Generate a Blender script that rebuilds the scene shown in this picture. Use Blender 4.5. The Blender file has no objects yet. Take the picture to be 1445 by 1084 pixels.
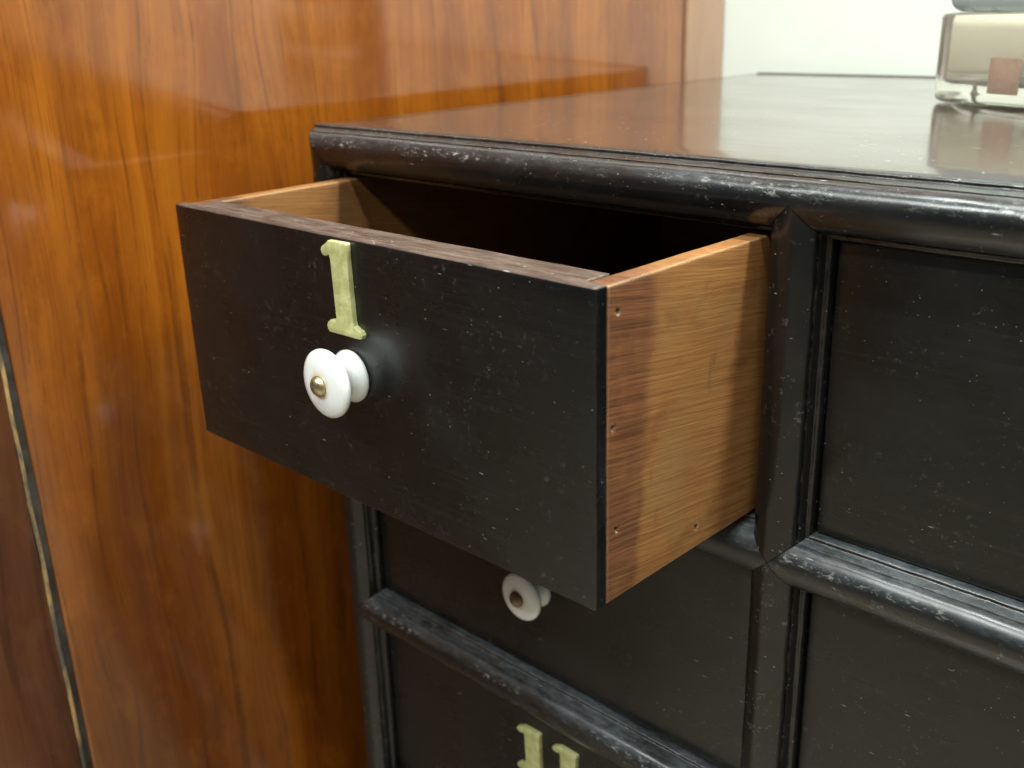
import bpy, bmesh, math, random
from mathutils import Vector, Matrix, noise

random.seed(7)
S = bpy.context.scene
COL = S.collection

# ------------------------------------------------------------------ camera
cam_d = bpy.data.cameras.new('camera')
cam = bpy.data.objects.new('camera', cam_d); COL.objects.link(cam)
cam_d.sensor_width = 36.0
cam_d.lens = 36.0 * 1466.5 / 1445.0
cam_d.clip_start = 0.01; cam_d.clip_end = 60
CAM = Vector((0.35465, -0.26785, 0.15338))
cam.matrix_world = (Matrix.Translation(CAM) @ Matrix.Rotation(0.77474, 4, 'Z')
                    @ Matrix.Rotation(1.22423, 4, 'X') @ Matrix.Rotation(-0.02991, 4, 'Z'))
cam_d.dof.use_dof = True
cam_d.dof.focus_distance = 0.305
cam_d.dof.aperture_fstop = 17.0
S.camera = cam

# ------------------------------------------------------------------ light
w = bpy.data.worlds.new('World'); S.world = w; w.use_nodes = True
w.node_tree.nodes['Background'].inputs[0].default_value = (0.80, 0.93, 1.0, 1)
w.node_tree.nodes['Background'].inputs[1].default_value = 0.10

def lamp(name, loc, target, watts, size, colour):
    """a ceiling tube: long in X, narrow across"""
    d = bpy.data.lights.new(name, 'AREA'); d.shape = 'RECTANGLE'; d.size, d.size_y = size
    d.energy = watts; d.color = colour
    o = bpy.data.objects.new(name, d); COL.objects.link(o)
    z = (Vector(loc) - Vector(target)).normalized(); x = Vector((1, 0, 0)); y = z.cross(x).normalized(); x = y.cross(z)
    o.matrix_world = Matrix.Translation(loc) @ Matrix((x, y, z)).transposed().to_4x4()
    return o
lamp('ceiling_tube', (0.70, 0.14, 1.10), (0.62, 0.36, 0.12), 25.0, (1.2, .11), (0.93, 1.0, 0.93))
lamp('ceiling_tube', (0.10, -0.66, 1.70), (0.10, 0.0, 0.05), 39.0, (2.4, .09), (0.95, 1.0, 0.97))
lamp('ceiling_tube', (0.10, -1.70, 1.75), (0.10, 0.0, 0.0), 42.0, (2.4, .14), (0.95, 1.0, 0.97))

S.view_settings.view_transform = 'Standard'
S.view_settings.look = 'None'
S.view_settings.exposure = 0.18
S.view_settings.gamma = 1.0
S.view_settings.use_curve_mapping = False
S.cycles.use_denoising = True
S.cycles.max_bounces = 10
S.cycles.transmission_bounces = 10
S.cycles.caustics_refractive = True

# ------------------------------------------------------------------ node helpers
class NT:
    def __init__(self, name):
        self.m = bpy.data.materials.new(name); self.m.use_nodes = True
        self.t = self.m.node_tree; self.n = self.t.nodes; self.l = self.t.links
        self.b = self.n['Principled BSDF']
        self._co = None
    def put(self, sock, v):
        if isinstance(v, bpy.types.NodeSocket): self.l.new(v, sock)
        elif v is not None:
            if isinstance(v, (tuple, list)) and len(v) == 3 and sock.type == 'RGBA': v = (*v, 1)
            sock.default_value = v
    def node(self, typ, **kw):
        nd = self.n.new(typ)
        for k, v in kw.items(): setattr(nd, k, v)
        return nd
    def co(self):
        if self._co is None: self._co = self.node('ShaderNodeNewGeometry').outputs['Position']
        return self._co
    def obj(self): return self.node('ShaderNodeTexCoord').outputs['Object']
    def mapped(self, scale, co=None, rot=(0, 0, 0), loc=(0, 0, 0)):
        nd = self.node('ShaderNodeMapping')
        self.put(nd.inputs['Vector'], co or self.co())
        nd.inputs['Scale'].default_value = scale; nd.inputs['Rotation'].default_value = rot
        nd.inputs['Location'].default_value = loc
        return nd.outputs[0]
    def noise(self, vec, scale=1.0, detail=3.0, rough=0.55, dist=0.0, col=False):
        nd = self.node('ShaderNodeTexNoise')
        self.put(nd.inputs['Vector'], vec); nd.inputs['Scale'].default_value = scale
        nd.inputs['Detail'].default_value = detail; nd.inputs['Roughness'].default_value = rough
        nd.inputs['Distortion'].default_value = dist
        return nd.outputs[1 if col else 0]
    def vor(self, vec, scale=1.0, rnd=1.0):
        nd = self.node('ShaderNodeTexVoronoi')
        self.put(nd.inputs['Vector'], vec); nd.inputs['Scale'].default_value = scale
        nd.inputs['Randomness'].default_value = rnd
        return nd.outputs['Distance'], nd.outputs['Color']
    def math(self, op, a, b=None, c=None, clamp=False):
        nd = self.node('ShaderNodeMath', operation=op, use_clamp=clamp)
        for i, v in enumerate((a, b, c)):
            if v is not None: self.put(nd.inputs[i], v)
        return nd.outputs[0]
    def ramp(self, f, lo, hi, a=0.0, b=1.0, smooth=True):
        nd = self.node('ShaderNodeMapRange', interpolation_type='SMOOTHSTEP' if smooth else 'LINEAR')
        self.put(nd.inputs[0], f)
        for i, v in zip((1, 2, 3, 4), (lo, hi, a, b)): self.put(nd.inputs[i], v)
        return nd.outputs[0]
    def mix(self, f, a, b, mode='MIX'):
        nd = self.node('ShaderNodeMix', data_type='RGBA', blend_type=mode)
        self.put(nd.inputs[0], f); self.put(nd.inputs[6], a); self.put(nd.inputs[7], b)
        return nd.outputs[2]
    def xyz(self, vec=None):
        nd = self.node('ShaderNodeSeparateXYZ'); self.put(nd.inputs[0], vec or self.co())
        return nd.outputs
    def comb(self, x, y, z):
        nd = self.node('ShaderNodeCombineXYZ')
        for i, v in enumerate((x, y, z)): self.put(nd.inputs[i], v)
        return nd.outputs[0]
    def bump(self, h, strength=0.3, dist=0.001, normal=None):
        nd = self.node('ShaderNodeBump')
        nd.inputs['Strength'].default_value = strength; nd.inputs['Distance'].default_value = dist
        self.put(nd.inputs['Height'], h)
        if normal is not None: self.put(nd.inputs['Normal'], normal)
        return nd.outputs[0]
    def edge(self, radius=0.0012, lo=0.02, hi=0.2):
        bv = self.node('ShaderNodeBevel', samples=4); bv.inputs['Radius'].default_value = radius
        g = self.node('ShaderNodeNewGeometry')
        dt = self.node('ShaderNodeVectorMath', operation='DOT_PRODUCT')
        self.l.new(bv.outputs[0], dt.inputs[0]); self.l.new(g.outputs['Normal'], dt.inputs[1])
        return self.ramp(self.math('SUBTRACT', 1.0, dt.outputs['Value']), lo, hi)
    def set(self, **kw):
        for k, v in kw.items(): self.put(self.b.inputs[k.replace('_', ' ')], v)
        return self.m

# ------------------------------------------------------------------ materials
def specks(k, amount=1.0):
    """dust grains, lint and short scratches as a 0..1 mask"""
    out = None
    for sc, thr, rad, off in ((300, 0.90, 0.095, 0.0), (620, 0.84, 0.17, 3.1), (900, 0.82, 0.19, 7.7)):
        d, c = k.vor(k.mapped((sc * .7, sc, sc), loc=(off, off * 1.3, off * .7)))
        wob_ = k.noise(k.mapped((sc * 4,) * 3), detail=1)
        r = k.xyz(c)
        on = k.ramp(r[0], thr, thr + .005)
        size = k.math('MULTIPLY', k.math('ADD', k.math('POWER', r[1], 2.0), 0.22), rad * amount)
        size = k.math('MULTIPLY', size, k.math('MULTIPLY', wob_, 2.0))
        m = k.math('MULTIPLY', on, k.ramp(d, size, k.math('MULTIPLY', size, .5)))
        m = k.math('MULTIPLY', m, k.math('ADD', k.math('MULTIPLY', r[2], .8), .2))
        out = m if out is None else k.math('MAXIMUM', out, m)
    clus = k.ramp(k.noise(k.mapped((34, 34, 34), loc=(2.2, 0, 5)), detail=3, rough=.6), .38, .58, .22, 1.0)
    out = k.math('MULTIPLY', out, clus)
    for rot, off, th in (((0.3, 0.5, 0.2), 0.0, .94), ((0.1, -0.9, 0.6), 5.0, .95), ((0.0, 0.12, 0.0), 9.0, .93)):
        d, c = k.vor(k.mapped((80, 420, 520), rot=rot, loc=(off, off, off)))
        r = k.xyz(c)
        on = k.ramp(r[0], th, th + .005)
        m = k.math('MULTIPLY', on, k.ramp(d, .12 * amount, .04))
        m = k.math('MULTIPLY', m, k.math('MULTIPLY', r[1], .75))
        out = k.math('MAXIMUM', out, m)
    return k.math('MULTIPLY', out, 0.8)

def mat_black(name, rough=0.30, worn=0.5, streak='x', base=(0.0055, 0.0053, 0.0052), spec=1.0, dusty=0.0, spec_level=0.5, settled=0.0, vary=.045):
    k = NT(name)
    st = {'x': (9, 500, 700), 'z': (500, 500, 12), 'y': (500, 9, 500)}[streak]
    grain = k.noise(k.mapped(st), detail=4, rough=.6)
    cloud = k.noise(k.mapped((28, 28, 28)), detail=4, rough=.6)
    col = k.mix(k.ramp(cloud, .35, .7), base, tuple(c * 1.5 + .001 for c in base))
    col = k.mix(k.ramp(grain, .5, .85, 0, .5), col, (0.018, 0.015, 0.013))
    e = k.edge()
    en = k.noise(k.mapped((170, 170, 170)), detail=5, rough=.7)
    wear = k.math('MULTIPLY', e, k.ramp(en, .62 - worn * .3, .78 - worn * .25))
    col = k.mix(k.math('MULTIPLY', wear, .75), col, (0.19, 0.115, 0.07))
    if dusty:
        dn = k.noise(k.mapped((420, 420, 420)), detail=5, rough=.75)
        dm = k.math('MULTIPLY', k.ramp(dn, .56, .74), k.ramp(k.noise(k.mapped((45, 45, 45)), detail=3), .42, .66))
        col = k.mix(k.math('MULTIPLY', dm, dusty), col, (0.33, 0.34, 0.33))
    film = None
    if settled:
        nz = k.xyz(k.node('ShaderNodeNewGeometry').outputs['Normal'])[2]
        fine = k.noise(k.mapped((160, 420, 420)), detail=5, rough=.75)
        patch = k.noise(k.mapped((22, 60, 60), loc=(1.7, 0, 0)), detail=3)
        film = k.math('MULTIPLY', k.ramp(nz, .12, .75), k.ramp(fine, .30, .72, .25, 1.0))
        film = k.math('MULTIPLY', film, k.ramp(patch, .32, .62, .35, 1.0))
        film = k.math('MULTIPLY', film, settled)
        col = k.mix(film, col, (0.24, 0.275, 0.29))
        band = k.math('MULTIPLY', k.ramp(nz, .18, .36), k.ramp(nz, .72, .50))
        scuff = k.math('MULTIPLY', band, k.ramp(k.noise(k.mapped((330, 900, 900)), detail=4, rough=.7), .53, .66))
        scuff = k.math('MULTIPLY', scuff, k.ramp(k.noise(k.mapped((36, 70, 70), loc=(0, 4, 0)), detail=2), .40, .60))
        col = k.mix(k.math('MULTIPLY', scuff, .6), col, (0.50, 0.50, 0.46))
    sp = specks(k, spec)
    col = k.mix(sp, col, (0.50, 0.49, 0.45))
    rg = k.math('ADD', k.ramp(cloud, .3, .75, rough - vary, rough + vary * 1.6), k.ramp(grain, .35, .75, -.01, .02))
    rg = k.math('ADD', rg, k.math('MULTIPLY', sp, .4), clamp=True)
    h = k.math('ADD', k.math('MULTIPLY', grain, .5), k.math('MULTIPLY', en, .5))
    return k.set(Base_Color=col, Roughness=rg, Specular_IOR_Level=spec_level, Normal=k.bump(h, .12, .0005))

M_BEAD = mat_black('ebonised_bead', .24, .8, 'x', dusty=.28, spec=1.0, spec_level=.75, settled=.20)
M_RAIL = mat_black('ebonised_rail', .26, .8, 'x', dusty=.5, spec=1.1, spec_level=.8, settled=.5)
M_BEADV = mat_black('ebonised_bead_upright', .22, .6, 'z', dusty=.35, spec=1.0, spec_level=.6)
M_FACE = mat_black('ebonised_drawer_face', .29, .85, 'x', spec=.8, base=(.0035, .0036, .0036), dusty=.16, spec_level=.58, vary=.06)
M_BODY = mat_black('ebonised_carcass', .35, .5, 'y')

def mat_top():
    k = NT('polished_top')
    grain = k.noise(k.mapped((9, 260, 260)), detail=5, rough=.65)
    cloud = k.noise(k.mapped((16, 30, 30)), detail=4, rough=.6)
    col = k.mix(k.ramp(grain, .3, .75), (0.028, 0.018, 0.013), (0.064, 0.038, 0.025))
    col = k.mix(k.ramp(cloud, .5, .72, 0, .6), col, (0.022, 0.014, 0.010))
    sp = specks(k, 1.7)
    col = k.mix(sp, col, (.60, .55, .46))
    rub = k.noise(k.mapped((30, 900, 900)), detail=3, rough=.6)
    rg = k.math('ADD', k.ramp(cloud, .3, .7, .12, .22), k.ramp(rub, .45, .8, 0, .08))
    return k.set(Base_Color=col, Roughness=k.math('ADD', rg, k.math('MULTIPLY', sp, .4)), IOR=1.55,
                 Coat_Weight=.75, Coat_Roughness=.13, Normal=k.bump(k.math('ADD', grain, rub), .05, .0004))
M_TOP = mat_top()

def mat_worn_rim():
    k = NT('worn_brown_rim')
    a = k.noise(k.mapped((60, 300, 300)), detail=5, rough=.65)
    b = k.noise(k.mapped((240, 240, 240)), detail=4, rough=.7)
    col = k.mix(k.ramp(a, .35, .65), (0.042, 0.026, 0.020), (0.100, 0.066, 0.051))
    col = k.mix(k.ramp(b, .58, .72, 0, .8), col, (0.035, 0.022, 0.018))
    e = k.math('MULTIPLY', k.edge(.0010), k.ramp(b, .40, .55))
    col = k.mix(k.math('MULTIPLY', e, .9), col, (0.50, 0.34, 0.21))
    sp = specks(k, 1.2)
    col = k.mix(sp, col, (.6, .58, .52))
    return k.set(Base_Color=col, Roughness=k.ramp(a, .3, .7, .42, .60), Normal=k.bump(b, .25, .0005))
M_RIM = mat_worn_rim()

def mat_side():
    k = NT('raw_drawer_side_wood')
    x, y, z = k.xyz()
    warp = k.noise(k.mapped((14, 9, 20)), detail=2)
    zz = k.math('ADD', z, k.math('MULTIPLY', warp, .008))
    zz = k.math('ADD', zz, k.math('MULTIPLY', y, .13))
    v = k.comb(k.math('MULTIPLY', x, 120), k.math('MULTIPLY', y, 26), k.math('MULTIPLY', zz, 900))
    g1 = k.noise(v, detail=5, rough=.65)
    v2 = k.comb(k.math('MULTIPLY', x, 60), k.math('MULTIPLY', y, 30), k.math('MULTIPLY', zz, 1900))
    g2 = k.noise(v2, detail=3, rough=.6)
    big = k.noise(k.mapped((25, 34, 30)), detail=3)
    col = k.mix(k.ramp(g1, .22, .80), (0.185, 0.072, 0.020), (0.325, 0.148, 0.045))
    col = k.mix(k.ramp(big, .42, .68, 0, .6), col, (0.235, 0.130, 0.046))
    col = k.mix(k.ramp(g2, .56, .80, 0, .45), col, (0.15, 0.065, 0.020))
    # red-brown stain beside the front
    lim = k.math('ADD', -.0620, k.math('MULTIPLY', z, .07))
    lim = k.math('ADD', lim, k.math('MULTIPLY', k.math('SUBTRACT', k.noise(k.mapped((40, 50, 55)), detail=4, rough=.6), .5), .013))
    st = k.ramp(k.math('SUBTRACT', y, lim), k.ramp(z, 0.0, .09, .0018, .0045), -.0025)
    red = k.mix(k.ramp(g1, .35, .65), (0.060, 0.018, 0.010), (0.150, 0.050, 0.024))
    col = k.mix(k.math('MULTIPLY', k.math('MULTIPLY', st, k.ramp(g2, .25, .75, .6, .95)), k.ramp(k.noise(k.mapped((30, 90, 40), loc=(0, 3, 1)), detail=4, rough=.65), .30, .55, .70, 1.0)), col, red)
    bl = k.noise(k.mapped((30, 45, 70), loc=(0, 1, 8)), detail=4, rough=.6)
    col = k.mix(k.ramp(bl, .50, .72, 0, .5), col, (0.115, 0.042, 0.014))
    # dark worn patch along the upper front corner and rubbed marks
    mk = k.noise(k.mapped((60, 120, 45), loc=(2, 0, 0)), detail=4, rough=.7)
    col = k.mix(k.ramp(mk, .60, .74, 0, .55), col, (0.13, 0.050, 0.022))
    e = k.edge(.0016)
    col = k.mix(k.math('MULTIPLY', e, k.ramp(g2, .3, .6, .35, .9)), col, (0.60, 0.43, 0.25))
    # nail holes
    for (py, pz) in HOLES:
        dy = k.math('SUBTRACT', y, py); dz = k.math('SUBTRACT', z, pz)
        d = k.math('SQRT', k.math('ADD', k.math('MULTIPLY', dy, dy), k.math('MULTIPLY', dz, dz)))
        col = k.mix(k.ramp(d, .0009, .0005, 0, .85), col, (0.03, 0.012, 0.006))
    sp = specks(k, .8)
    col = k.mix(k.math('MULTIPLY', sp, .7), col, (.65, .58, .45))
    h = k.math('ADD', g1, k.math('MULTIPLY', g2, .7))
    return k.set(Base_Color=col, Roughness=.52, Specular_IOR_Level=.4, Normal=k.bump(h, .30, .0005))
HOLES = ((-.0707, .0817), (-.0724, .0506), (-.0706, .0208), (-.0324, .0062))
M_SIDE = mat_side()

def mat_panel(name, lo, mid, hi, vein, seed=0.0, vein_amt=.8, rough=.07):
    k = NT(name)
    x, y, z = k.xyz()
    w1 = k.noise(k.mapped((5, 7, 2.2), loc=(seed, seed, 0)), detail=3)
    w2 = k.noise(k.mapped((20, 35, 9), loc=(seed, 0, seed)), detail=2)
    yy = k.math('ADD', y, k.math('MULTIPLY', w1, .055))
    yy = k.math('ADD', yy, k.math('MULTIPLY', w2, .003))
    def streak(fy, fz, det=4, r=.6, off=0.0):
        return k.noise(k.comb(off + seed, k.math('MULTIPLY', yy, fy), k.math('MULTIPLY', z, fz)), detail=det, rough=r)
    a = streak(24, 1.4)
    b = streak(210, 4, off=3.0)
    c = streak(700, 14, det=3, off=6.0)
    blot = k.noise(k.mapped((20, 30, 16), loc=(0, seed, 4)), detail=4, rough=.6)
    col = k.mix(k.ramp(a, .30, .70), lo, hi)
    col = k.mix(k.ramp(b, .36, .64, 0, .75), col, mid)
    col = k.mix(k.ramp(blot, .50, .74, 0, .40), col, lo)
    # dark annual veins
    vn = k.noise(k.comb(9.0 + seed, k.math('MULTIPLY', yy, 40), k.math('MULTIPLY', z, 1.3)), detail=2.2, rough=.42)
    line = k.ramp(k.math('ABSOLUTE', k.math('SUBTRACT', vn, .5)), .020, .003)
    brk = k.ramp(k.noise(k.comb(1.0, k.math('MULTIPLY', y, 46), k.math('MULTIPLY', z, 17)), detail=4, rough=.7), .34, .60)
    col = k.mix(k.math('MULTIPLY', k.math('MULTIPLY', line, brk), vein_amt), col, vein)
    vn2 = k.noise(k.comb(14.0 + seed, k.math('MULTIPLY', yy, 95), k.math('MULTIPLY', z, 2.4)), detail=2.5, rough=.45)
    line2 = k.ramp(k.math('ABSOLUTE', k.math('SUBTRACT', vn2, .5)), .016, .002)
    col = k.mix(k.math('MULTIPLY', k.math('MULTIPLY', line2, brk), vein_amt * .3), col, vein)
    # pores
    col = k.mix(k.ramp(c, .50, .72, 0, .45), col, tuple(.5 * (p + q) for p, q in zip(vein, lo)))
    dash = k.noise(k.comb(21.0 + seed, k.math('MULTIPLY', yy, 480), k.math('MULTIPLY', z, 46)), detail=3, rough=.65)
    col = k.mix(k.ramp(dash, .58, .72, 0, .45), col, tuple(.65 * p + .35 * q for p, q in zip(vein, lo)))
    mot = k.noise(k.comb(33.0, k.math('MULTIPLY', yy, 70), k.math('MULTIPLY', z, 40)), detail=5, rough=.7)
    col = k.mix(k.ramp(mot, .45, .72, 0, .25), col, tuple(p * 1.25 for p in hi))
    rg = k.ramp(k.noise(k.mapped((18, 18, 18)), detail=4), .3, .7, rough - .02, rough + .05)
    return k.set(Base_Color=col, Roughness=rg, IOR=1.5, Coat_Weight=.85, Coat_Roughness=rough * .7,
                 Normal=k.bump(k.math('ADD', c, b), .02, .0004))
M_PANEL = mat_panel('polished_orange_veneer', (0.150, 0.033, 0.004), (0.235, 0.060, 0.006), (0.380, 0.118, 0.010), (0.060, 0.018, 0.006), vein_amt=.5, rough=.11)
M_POST = mat_panel('polished_red_brown_wood', (0.095, 0.032, 0.014), (0.125, 0.042, 0.017), (0.175, 0.062, 0.024), (0.035, 0.014, 0.008), seed=4.0, vein_amt=.5, rough=.16)
M_RPOST = mat_panel('pale_brown_wood', (0.34, 0.19, 0.115), (0.37, 0.21, 0.13), (0.40, 0.235, 0.145), (0.28, 0.15, 0.09), seed=8.0, vein_amt=.2, rough=.12)

def mat_simple(name, col, rough=.5, var=.12, scale=60, bump=0.0, **kw):
    k = NT(name)
    n = k.noise(k.mapped((scale,) * 3), detail=4, rough=.6)
    c = k.mix(k.ramp(n, .3, .7), tuple(v * (1 - var) for v in col), tuple(min(1, v * (1 + var)) for v in col))
    kw2 = dict(Base_Color=c, Roughness=k.ramp(n, .3, .7, rough * .85, min(1, rough * 1.15)))
    if bump: kw2['Normal'] = k.bump(n, bump, .0005)
    kw2.update(kw)
    return k.set(**kw2)

def mat_gap():
    k = NT('worn_pale_arris')
    n = k.noise(k.mapped((80, 80, 22)), detail=5, rough=.7)
    col = k.mix(k.ramp(n, .40, .60), (0.09, 0.075, 0.055), (0.46, 0.27, 0.10))
    return k.set(Base_Color=col, Roughness=.5)
M_ARRIS = mat_gap()
M_GAP = mat_simple('dirty_grey_filler', (0.034, 0.029, 0.023), .7, .6, 90, .5)
M_GAP_SHADE = mat_simple('grey_brown_gap_shade', (0.09, 0.085, 0.075), .6, .2, 60)  # shade of the gap behind the chest, as a colour
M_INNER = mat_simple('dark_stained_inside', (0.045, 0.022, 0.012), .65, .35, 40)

def mat_porcelain():
    k = NT('white_porcelain')
    o = k.xyz(k.obj())
    r = k.math('SQRT', k.math('ADD', k.math('MULTIPLY', o[0], o[0]), k.math('MULTIPLY', o[2], o[2])))
    n = k.noise(k.mapped((300, 300, 300)), detail=3)
    rr = k.math('ADD', r, k.math('MULTIPLY', k.math('SUBTRACT', n, .5), .004))
    front = k.ramp(o[1], -.0115, -.0135)
    stain = k.math('MULTIPLY', k.ramp(rr, .0062, .0028), front)
    col = k.mix(k.math('MULTIPLY', stain, .7), (0.87, 0.89, 0.88), (0.66, 0.52, 0.24))
    sp = k.ramp(k.noise(k.mapped((900, 900, 900)), detail=2), .68, .74, 0, .5)
    col = k.mix(sp, col, (.55, .48, .36))
    return k.set(Base_Color=col, Roughness=.16, Coat_Weight=.6, Coat_Roughness=.06,
                 Subsurface_Weight=.12, Subsurface_Radius=(.003, .003, .003), Subsurface_Scale=.5)
M_PORC = mat_porcelain()
M_SCREW = mat_simple('tarnished_brass_screw', (0.42, 0.35, 0.20), .32, .3, 500, .3, Metallic=.9)
M_SCREW2 = mat_simple('rusty_screw', (0.23, 0.15, 0.10), .45, .3, 500, .4, Metallic=.5)

def mat_num():
    k = NT('aged_yellow_numeral')
    n = k.noise(k.mapped((220, 220, 220)), detail=5, rough=.65)
    col = k.mix(k.ramp(n, .38, .66), (0.42, 0.42, 0.17), (0.60, 0.59, 0.29))
    col = k.mix(k.ramp(k.noise(k.mapped((500, 500, 500)), detail=3), .62, .76, 0, .5), col, (0.22, 0.22, 0.09))
    e = k.edge(.0006)
    col = k.mix(k.math('MULTIPLY', e, .55), col, (0.72, 0.74, 0.52))
    return k.set(Base_Color=col, Roughness=.38, Normal=k.bump(n, .2, .0005))
M_NUM = mat_num()

M_WALL = mat_simple('painted_white_wall', (0.80, 0.845, 0.775), .75, .02, 12, .02)
M_FLOOR = mat_panel('floor_boards', (0.24, 0.20, 0.14), (0.315, 0.265, 0.185), (0.38, 0.32, 0.23), (0.15, 0.12, 0.08), seed=2.0, vein_amt=.4, rough=.3)
def mat_glass():
    k = NT('thick_clear_glass')
    return k.set(Base_Color=(0.98, 0.975, 0.89, 1), Roughness=.02, IOR=1.30, Transmission_Weight=.86)
M_GLASS = mat_glass()
M_CREAM = mat_simple('pale_cream_filling', (0.95, 0.94, 0.79), .5, .01, 40, 0, Subsurface_Weight=.3, Subsurface_Radius=(.006, .006, .005))
M_REFLECTION = mat_simple('red_brown_reflection', (0.40, 0.22, 0.14), .4, .25, 120)  # colour of the wood's reflection in the glass
M_GREY = mat_simple('blue_grey_glaze', (0.46, 0.56, 0.59), .28, .05, 40, 0)

# ------------------------------------------------------------------ mesh helpers
def obj(name, me, mats, parent=None):
    o = bpy.data.objects.new(name, me); COL.objects.link(o)
    for m in (mats if isinstance(mats, (list, tuple)) else [mats]): me.materials.append(m)
    if parent is not None: o.parent = parent
    return o
def tag(o, label=None, cat=None, group=None, kind=None):
    for k_, v in (('label', label), ('category', cat), ('group', group), ('kind', kind)):
        if v: o[k_] = v
    return o
def empty(name, loc=(0, 0, 0)):
    o = bpy.data.objects.new(name, None); COL.objects.link(o); o.location = loc
    o.empty_display_size = .02
    return o
def wob(p, amp, sc):
    """small uneven displacement, a function of place only so that meeting ends agree"""
    v = Vector(p) * sc
    return Vector((noise.noise(v), noise.noise(v + Vector((31, 7, 3))), noise.noise(v + Vector((5, 57, 11))))) * amp
def smooth(me, angle=40):
    for p in me.polygons: p.use_smooth = True
    try: me.set_sharp_from_angle(angle=math.radians(angle))
    except Exception: pass
def box_me(name, lo, hi, bevel=0.0006, seg=2, cuts=0, amp=0.0, sc=120):
    bm = bmesh.new()
    bmesh.ops.create_cube(bm, size=1.0)
    lo, hi = Vector(lo), Vector(hi)
    for v in bm.verts:
        v.co = Vector((lo[i] + (v.co[i] + .5) * (hi[i] - lo[i]) for i in range(3)))
    if cuts:
        # slice along the long edges so that the arrises can be uneven
        for ax in range(3):
            L = hi[ax] - lo[ax]; n = int(L / cuts)
            for i in range(1, n):
                no = Vector((0, 0, 0)); no[ax] = 1
                co = Vector(lo); co[ax] = lo[ax] + L * i / n
                bmesh.ops.bisect_plane(bm, geom=bm.verts[:] + bm.edges[:] + bm.faces[:], plane_co=co, plane_no=no)
    if bevel:
        es = [e for e in bm.edges if len(e.link_faces) == 2 and e.calc_face_angle(0) > 1.0]
        bmesh.ops.bevel(bm, geom=es, offset=bevel, segments=seg, profile=.55, affect='EDGES', clamp_overlap=True)
    if amp:
        for v in bm.verts: v.co += wob(v.co, amp, sc)
    me = bpy.data.meshes.new(name); bm.normal_update(); bm.to_mesh(me); bm.free()
    smooth(me, 35)
    return me
def lathe_me(name, prof, n=48):
    """profile (d, r) turned round the -Y axis"""
    vs, fs = [], []
    for d, r in prof:
        for i in range(n):
            a = 2 * math.pi * i / n
            vs.append((r * math.cos(a), -d, r * math.sin(a)))
    for j in range(len(prof) - 1):
        for i in range(n):
            i2 = (i + 1) % n
            fs.append((j * n + i, j * n + i2, (j + 1) * n + i2, (j + 1) * n + i))
    fs.append(tuple(range(n))[::-1]); fs.append(tuple((len(prof) - 1) * n + i for i in range(n)))
    me = bpy.data.meshes.new(name); me.from_pydata(vs, [], fs)
    bm = bmesh.new(); bm.from_mesh(me); bmesh.ops.recalc_face_normals(bm, faces=bm.faces[:]); bm.to_mesh(me); bm.free()
    smooth(me, 60)
    return me

# ------------------------------------------------------------------ layout (metres)
W = 0.200            # drawer opening width
PX = 0.220           # column pitch
HB = 0.0100          # half width of a bead
RB = 0.0086          # how far a bead stands out
ZT = 0.1000          # axis of the top bead
ZR = [ZT, -0.0122, -0.1194, -0.2266, -0.3338, -0.4410]
NC, NR = 3, 5
XL = -HB
XC = [XL + PX * i for i in range(NC + 1)]
DEPTH = 0.345
ZTOP = ZT + 0.0095
FLOOR = -0.50
PULL = 0.0800

# ------------------------------------------------------------------ setting
floor = obj('floor', box_me('floor', (-2.5, -3.2, FLOOR - .05), (3.0, .36, FLOOR), 0), M_FLOOR)
tag(floor, kind='structure')
wall = obj('wall', box_me('wall', (-1.6, .362, FLOOR), (2.6, .46, 1.9), 0), M_WALL)
tag(wall, kind='structure')

# ------------------------------------------------------------------ wooden cabinet beside the chest
XP = -0.053
cab = tag(empty('wooden_cabinet', (XP, 0, FLOOR)), 'tall polished orange-brown wooden cabinet standing close beside the black chest', 'cabinet')
def cpart(name, me, m):
    o = obj(name, me, m, cab); o.matrix_parent_inverse = Matrix.Translation(-cab.location); return o
cpart('side_panel', box_me('side_panel', (XP - .02, -.1288, FLOOR + .004), (XP, .3150, 1.3), .0015, 3), M_PANEL)
cpart('corner_post', box_me('corner_post', (XP - .05, -.30, FLOOR), (XP + .0004, -.13375, 1.3), .0006, 2), M_POST)
cpart('corner_post_arris', box_me('corner_post_arris', (XP - .004, -.1337, FLOOR + .002), (XP + .0008, -.1320, 1.3), .0004, 2, cuts=.02, amp=.0006, sc=70), M_ARRIS)
cpart('joint_filler', box_me('joint_filler', (XP - .012, -.1328, FLOOR + .003), (XP - .0012, -.1282, 1.3), .0006, 2, cuts=.01, amp=.0008, sc=90), M_GAP)
cpart('rear_post', box_me('rear_post', (XP - .02, .3180, FLOOR + .003), (XP + .001, .3612, 1.3), .002, 3), M_RPOST)

# ------------------------------------------------------------------ chest of drawers
chest = tag(empty('chest_of_drawers', (0.32, .17, FLOOR)),
            'black ebonised apothecary chest with bead mouldings and its drawer 1 pulled open', 'chest of drawers')
def part(name, me, m, parent=chest):
    o = obj(name, me, m, parent)
    if parent is chest: o.matrix_parent_inverse = Matrix.Translation(-chest.location)
    return o

XR = XC[-1] + HB
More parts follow.
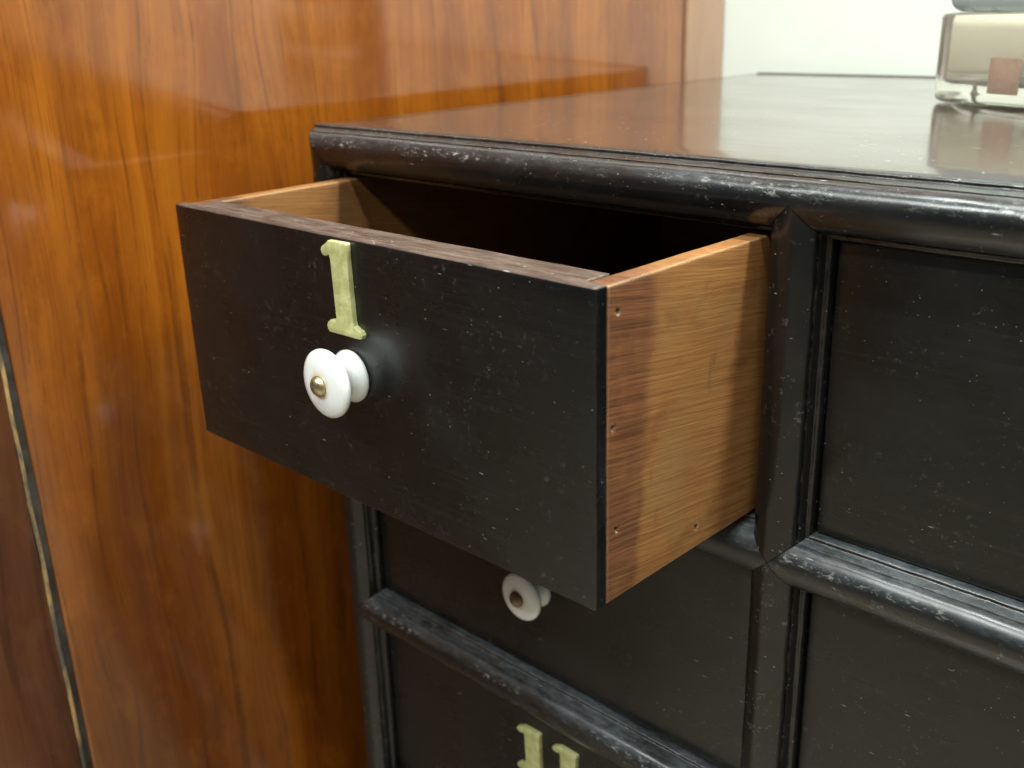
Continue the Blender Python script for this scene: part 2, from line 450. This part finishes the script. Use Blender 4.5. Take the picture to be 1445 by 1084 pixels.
# carcass
part('top_board', box_me('top_board', (XL - HB + .0006, .0004, ZTOP - .016), (XR, DEPTH, ZTOP), .0007, 3, cuts=.02, amp=.00018, sc=60), M_TOP)
part('side_board', box_me('side_board', (XL - HB + .0012, .0022, FLOOR + .03), (XL + HB - .001, DEPTH - .004, ZTOP - .0165), .0008), M_BODY)
part('side_board', box_me('side_board', (XR - 2 * HB + .001, .0022, FLOOR + .03), (XR - .0012, DEPTH - .004, ZTOP - .0165), .0008), M_BODY)
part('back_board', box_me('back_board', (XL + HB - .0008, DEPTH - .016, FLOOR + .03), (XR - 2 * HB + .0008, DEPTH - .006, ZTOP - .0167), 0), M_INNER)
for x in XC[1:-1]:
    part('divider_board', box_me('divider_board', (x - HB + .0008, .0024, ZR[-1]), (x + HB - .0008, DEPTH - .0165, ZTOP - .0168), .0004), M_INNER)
for z in ZR[1:]:
    for c in range(NC):
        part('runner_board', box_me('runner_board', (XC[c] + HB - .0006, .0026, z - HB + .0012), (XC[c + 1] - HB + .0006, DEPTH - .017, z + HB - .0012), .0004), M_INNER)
part('rear_gap_shade', box_me('rear_gap_shade', (XL - HB + .004, DEPTH + .0002, ZTOP - .016), (XR - .004, DEPTH + .004, ZTOP + .0005), .0002), M_GAP_SHADE)  # added dark strip, paints the shaded gap between chest and wall
part('plinth', box_me('plinth', (XL - HB + .0022, .004, FLOOR), (XR - .002, DEPTH - .008, ZR[-1] - HB), .001), M_BODY)

# bead mouldings: half profile (distance from axis, depth), mitred to a point where they cross
HALF = []
for i in range(9):
    t = math.pi / 2 * i / 8
    HALF.append((.0083 * math.sin(t), -.0010 - (RB - .0010) * math.cos(t)))
HALF = HALF[:6] + [(.0071, HALF[6][1] - .00062), (.0073, HALF[6][1] + .00050), (.0075, HALF[6][1] - .00002)] + HALF[7:]
HALF += [(.00845, -.0007), (.0087, -.0006), (.0091, -.0007), (.0094, -.0006), (.0096, -.0004), (.0098, .0001), (.0098, .0040)]
PROF = [(-u, y) for u, y in HALF[::-1]] + HALF[1:]

def bead(axis, fixed, s0, s1, end0, end1, m):
    """axis 'x' (fixed = z) or 'z' (fixed = x); end: (k_minus, k_plus) = how far the end moves inward per unit of |u| on each side"""
    n = max(2, int((s1 - s0) / .004))
    vs, fs = [], []
    for i in range(n + 1):
        for u, y in PROF:
            kk = 0 if u < -1e-6 or (abs(u) < 1e-6 and end0[1] == 1 and end1[1] == 1) else 1
            a = s0 + end0[kk] * abs(u) + (.00014 if end0[kk] else 0); b = s1 - end1[kk] * abs(u) - (.00014 if end1[kk] else 0)
            s = a + (b - a) * i / n
            p = Vector((s, y, fixed + u)) if axis == 'x' else Vector((fixed + u, y, s))
            if y < .002:
                p += wob(p, .00016, 90) + wob(p, .00012, 330)
                f = noise.noise(p * 55 + Vector((3, 9, 1)))
                if f > .32 and abs(u) < .0082: p.y += min(.0005, (f - .32) * .0018)     # dents
            vs.append(p)
    k_ = len(PROF)
    for i in range(n):
        for j in range(k_ - 1):
            f = (i * k_ + j, i * k_ + j + 1, (i + 1) * k_ + j + 1, (i + 1) * k_ + j)
            fs.append(f if axis == 'z' else f[::-1])
    me = bpy.data.meshes.new('bead'); me.from_pydata(vs, [], fs)
    bm = bmesh.new(); bm.from_mesh(me); bm.normal_update()
    if sum(f.normal.y for f in bm.faces) > 0: bmesh.ops.reverse_faces(bm, faces=bm.faces[:])
    bm.to_mesh(me); bm.free()
    smooth(me, 50)
    return part('bead_moulding', me, m)

for r, z in enumerate(ZR):
    for c in range(NC):
        top, bot = r == 0, r == len(ZR) - 1
        e0 = [1, 1]; e1 = [1, 1]
        # at the outer corners the mitre runs straight through; at the edge of the grid the outer half butts
        if top:
            e0[1] = -1 if c == 0 else 0
            e1[1] = -1 if c == NC - 1 else 0
        if bot:
            e0[0] = -1 if c == 0 else 0
            e1[0] = -1 if c == NC - 1 else 0
        bead('x', z, XC[c], XC[c + 1], e0, e1, M_BEAD if top else M_RAIL)
for i, x in enumerate(XC):
    for r in range(len(ZR) - 1):
        e0 = [1, 1]; e1 = [1, 1]          # s runs upward: e0 at the lower crossing
        if i == 0:
            e0[0] = 0; e1[0] = 0
            if r == 0: e1[0] = -1
            if r == len(ZR) - 2: e0[0] = -1
        if i == len(XC) - 1:
            e0[1] = 0; e1[1] = 0
            if r == 0: e1[1] = -1
            if r == len(ZR) - 2: e0[1] = -1
        bead('z', x, ZR[r + 1], ZR[r], e0, e1, M_BEADV)

# ------------------------------------------------------------------ knobs and numerals
KN = [(0, .0084), (.0006, .0090), (.0016, .0091), (.0030, .0083), (.0048, .0070), (.0062, .0065), (.0074, .0070),
      (.0083, .0086), (.0091, .0105), (.0099, .0115), (.0108, .0118), (.0117, .0116), (.0125, .0105), (.0132, .0082), (.0137, .0055), (.0139, .0030), (.0140, .0005)]
KNOB = lathe_me('knob', KN); KNOB.materials.append(M_PORC)
SC = [(0, .0030), (.0006, .0034), (.0014, .0032), (.0022, .0024), (.0028, .0013), (.0030, .0001)]
SCREW = lathe_me('knob_screw', SC, 24); SCREW.materials.append(M_SCREW)
SCREWB = SCREW.copy(); SCREWB.materials.clear(); SCREWB.materials.append(M_SCREW2)

def numeral_me(h, wsc=1.0, thick=.0021):
    out = [(-.27, 0), (.26, 0), (.30, .015), (.315, .05), (.29, .09), (.23, .105), (.185, .13), (.17, .18), (.165, .5), (.165, .90),
           (.175, .93), (.175, .985), (.16, 1.0), (-.15, 1.0), (-.20, .965), (-.275, .925), (-.295, .885), (-.28, .845), (-.235, .825), (-.185, .835), (-.155, .845), (-.14, .80),
           (-.135, .5), (-.13, .15), (-.16, .135), (-.20, .145), (-.25, .14), (-.295, .11), (-.315, .07), (-.305, .025)]
    bm = bmesh.new()
    vs = [bm.verts.new((a * h * wsc, 0, b * h)) for a, b in out]
    f = bm.faces.new(vs)
    r = bmesh.ops.extrude_face_region(bm, geom=[f])
    for v in [g for g in r['geom'] if isinstance(g, bmesh.types.BMVert)]: v.co.y -= thick
    bmesh.ops.recalc_face_normals(bm, faces=bm.faces[:])
    fr = [e for e in bm.edges if all(v.co.y < -thick * .5 for v in e.verts)]
    bmesh.ops.bevel(bm, geom=fr, offset=.0005, segments=2, profile=.5, affect='EDGES')
    me = bpy.data.meshes.new('numeral'); bm.to_mesh(me); bm.free()
    smooth(me, 35)
    me.materials.append(M_NUM)
    return me
NUM_BIG = numeral_me(.0298, .95, .0018)
NUM_SMALL = numeral_me(.0238, 1.22)

def child(name, me, parent, loc, rot=0.0):
    o = bpy.data.objects.new(name, me); COL.objects.link(o); o.parent = parent
    o.location = loc; o.rotation_euler = (0, rot, 0)
    return o

# ------------------------------------------------------------------ drawers
FT = .0145           # front thickness
LIP = .0050          # front edge that shows beside the side boards
TS = .0068
def front_me(h):
    """front board, worn rim on top, rebated for the sides; origin at lower left of the face"""
    a, b = .0004, W - .0004
    me = box_me('drawer_front', (a, 0, 0), (b, LIP, h), .0009, 3, cuts=.006, amp=.00013, sc=110)
    bm = bmesh.new(); bm.from_mesh(me)
    bm2 = bmesh.new(); bm2.from_mesh(box_me('in', (a + TS, LIP - .0004, .0003), (b - TS, FT, h - .0002), .0005, 2, cuts=.008, amp=.00012, sc=110))
    t = bpy.data.meshes.new('t'); bm2.to_mesh(t); bm2.free(); bm.from_mesh(t)
    bm.normal_update()
    for f in bm.faces:
        f.material_index = 1 if (f.normal.z > .30 and f.calc_center_median().z > h * .9) else 0
    bm.to_mesh(me); bm.free(); smooth(me, 35)
    return me

def side_me(h, length, x0, x1, pits):
    me = box_me('drawer_side', (x0, LIP + .0001, 0), (x1, length, h), .0007, 3, cuts=.010, amp=.00016, sc=70)
    return me

def pitted_face(me, h):
    """refine the outer face and press the nail holes into it"""
    bm = bmesh.new(); bm.from_mesh(me)
    for py, pz in HOLES:
        ly = py + PULL; lz = pz - Z0
        for _ in range(4):
            fs = [f for f in bm.faces if f.normal.x > .9 and (Vector((f.calc_center_median().y - ly, f.calc_center_median().z - lz))).length < .004 / (1 + _ * .35) + .003 / (1 + _)]
            es = list({e for f in fs for e in f.edges})
            if es: bmesh.ops.subdivide_edges(bm, edges=es, cuts=1, use_grid_fill=True)
        for v in bm.verts:
            d = Vector((v.co.y - ly, (v.co.z - lz) * .8)).length
            if v.co.x > W - .002 and d < .0008: v.co.x -= .0012 * (1 - (d / .0008) ** 2)
    bm.normal_update(); bm.to_mesh(me); bm.free(); smooth(me, 35)

Z0 = -.0006
def drawer(r, c, y, opened=False, knob=True):
    z1 = ZR[r] - HB - .0004; z0 = ZR[r + 1] + HB + .0005
    if r == 0: z0 = -.0020
    if opened: z0 = Z0
    h = z1 - z0
    x = XC[c] + HB
    d = part('drawer', front_me(h), [M_FACE, M_RIM])
    d.location = (x, y, z0)
    if opened:
        Ld = .300
        s = side_me(h - .0006, Ld, W - .0004 - TS, W - .0006, True); pitted_face(s, h)
        obj('side_board', s, M_SIDE, d)
        obj('side_board', side_me(h - .0006, Ld, .0006, .0004 + TS, False), M_SIDE, d)
        obj('back_board', box_me('drawer_back', (TS + .0006, Ld - .008, .006), (W - TS - .0006, Ld - .0004, h - .004), .0006), M_SIDE, d)
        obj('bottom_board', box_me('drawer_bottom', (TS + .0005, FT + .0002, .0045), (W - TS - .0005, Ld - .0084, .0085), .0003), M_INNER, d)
    if knob:
        KX = W / 2 + (.0004 if opened else .0015)
        kz = h * .5 + (.0008 if opened else -.0028)
        kn = child('knob', KNOB, d, (KX, -.00005, kz))
        kn.scale = (.95,) * 3 if opened else (.87,) * 3
        child('knob_screw', SCREW if opened else SCREWB, d, (KX, -.0139 * kn.scale[0] + .0003, kz))
    return d
for r in range(NR):
    for c in range(NC):
        if r == 0 and c == 0:
            d1 = drawer(0, 0, -PULL, True)
            child('numeral', NUM_BIG, d1, (.1000, -.00005, .0586 - Z0), math.radians(-1.0))
            d1['label'] = 'open drawer with raw wooden sides and numeral 1'
        else:
            d = drawer(r, c, .0020, knob=(r < 3 and c < 2))
            if r == 2 and c == 0:
                zb = -.1400 - .0238 - d.location.z
                child('numeral', NUM_SMALL, d, (.0978, -.00005, zb), math.radians(-1))
                child('numeral', NUM_SMALL, d, (.1178, -.00005, zb + .0004), math.radians(1))
                d['label'] = 'closed black drawer with numerals 11'

# ------------------------------------------------------------------ things on the chest top
def rbox(name, lo, hi, bevel, seg=5):
    return box_me(name, lo, hi, bevel, seg)
g = tag(empty('glass_block', (.1600, .1990, ZTOP + .0003)), 'thick clear glass block with pale cream filling standing on the polished chest top', 'glass block')
g.rotation_euler = (0, 0, math.radians(-22))
GW, GD, GH = .080, .060, .0365
def tumbler_me():
    """thick-walled square glass: rounded plan, heavy base, hollow inside"""
    def ring(x0, x1, y0, y1, r, z, n=8):
        out = []
        for cx, cy, a0 in ((x1 - r, y0 + r, -90), (x1 - r, y1 - r, 0), (x0 + r, y1 - r, 90), (x0 + r, y0 + r, 180)):
            for i in range(n + 1):
                a = math.radians(a0 + 90 * i / n)
                out.append((cx + r * math.cos(a), cy + r * math.sin(a), z))
        return out
    x0, x1, y0, y1 = -.005, GW, -.001, GD
    rings = []
    for ins, z in ((.0045, 0), (.0026, .0003), (.0011, .0012), (.0002, .0028), (0, .0046), (.0002, GH - .0016), (.0008, GH - .0005), (.0018, GH),
                   (.0034, GH), (.0042, GH - .0008), (.0046, .0105), (.0054, .0088), (.0072, .0078), (.0100, .0074)):
        rings.append(ring(x0 + ins, x1 - ins, y0 + ins, y1 - ins, max(.004, .0125 - ins), z))
    vs = [v for r_ in rings for v in r_]; n = len(rings[0]); fs = []
    for j in range(len(rings) - 1):
        for i in range(n):
            i2 = (i + 1) % n
            fs.append((j * n + i, j * n + i2, (j + 1) * n + i2, (j + 1) * n + i))
    fs.append(tuple(range(n))[::-1]); fs.append(tuple((len(rings) - 1) * n + i for i in range(n)))
    me = bpy.data.meshes.new('glass_body'); me.from_pydata(vs, [], fs)
    bm = bmesh.new(); bm.from_mesh(me); bmesh.ops.recalc_face_normals(bm, faces=bm.faces[:]); bm.to_mesh(me); bm.free()
    smooth(me, 50)
    return me
obj('glass_body', tumbler_me(), M_GLASS, g)
obj('cream_core', rbox('cream_core', (.0008, .0052, .0113), (GW - .0056, GD - .0056, GH - .0035), .0035, 4), M_CREAM, g)
obj('reflection_patch', rbox('reflection_patch', (.0290, .0014, .0050), (.0440, .0030, .0190), .0005, 2), M_REFLECTION, g)  # solid patch added for a red-brown reflection in the glass
b = obj('blue_grey_dish', rbox('dish', (-.033, -.024, 0), (.040, .026, .060), .007, 6), M_GREY)
tag(b, 'blue-grey rounded box standing on the clear glass block', 'box')
b.location = (.1985, .2150, ZTOP + .0003 + GH + .0002)
b.rotation_euler = (0, 0, math.radians(-22))
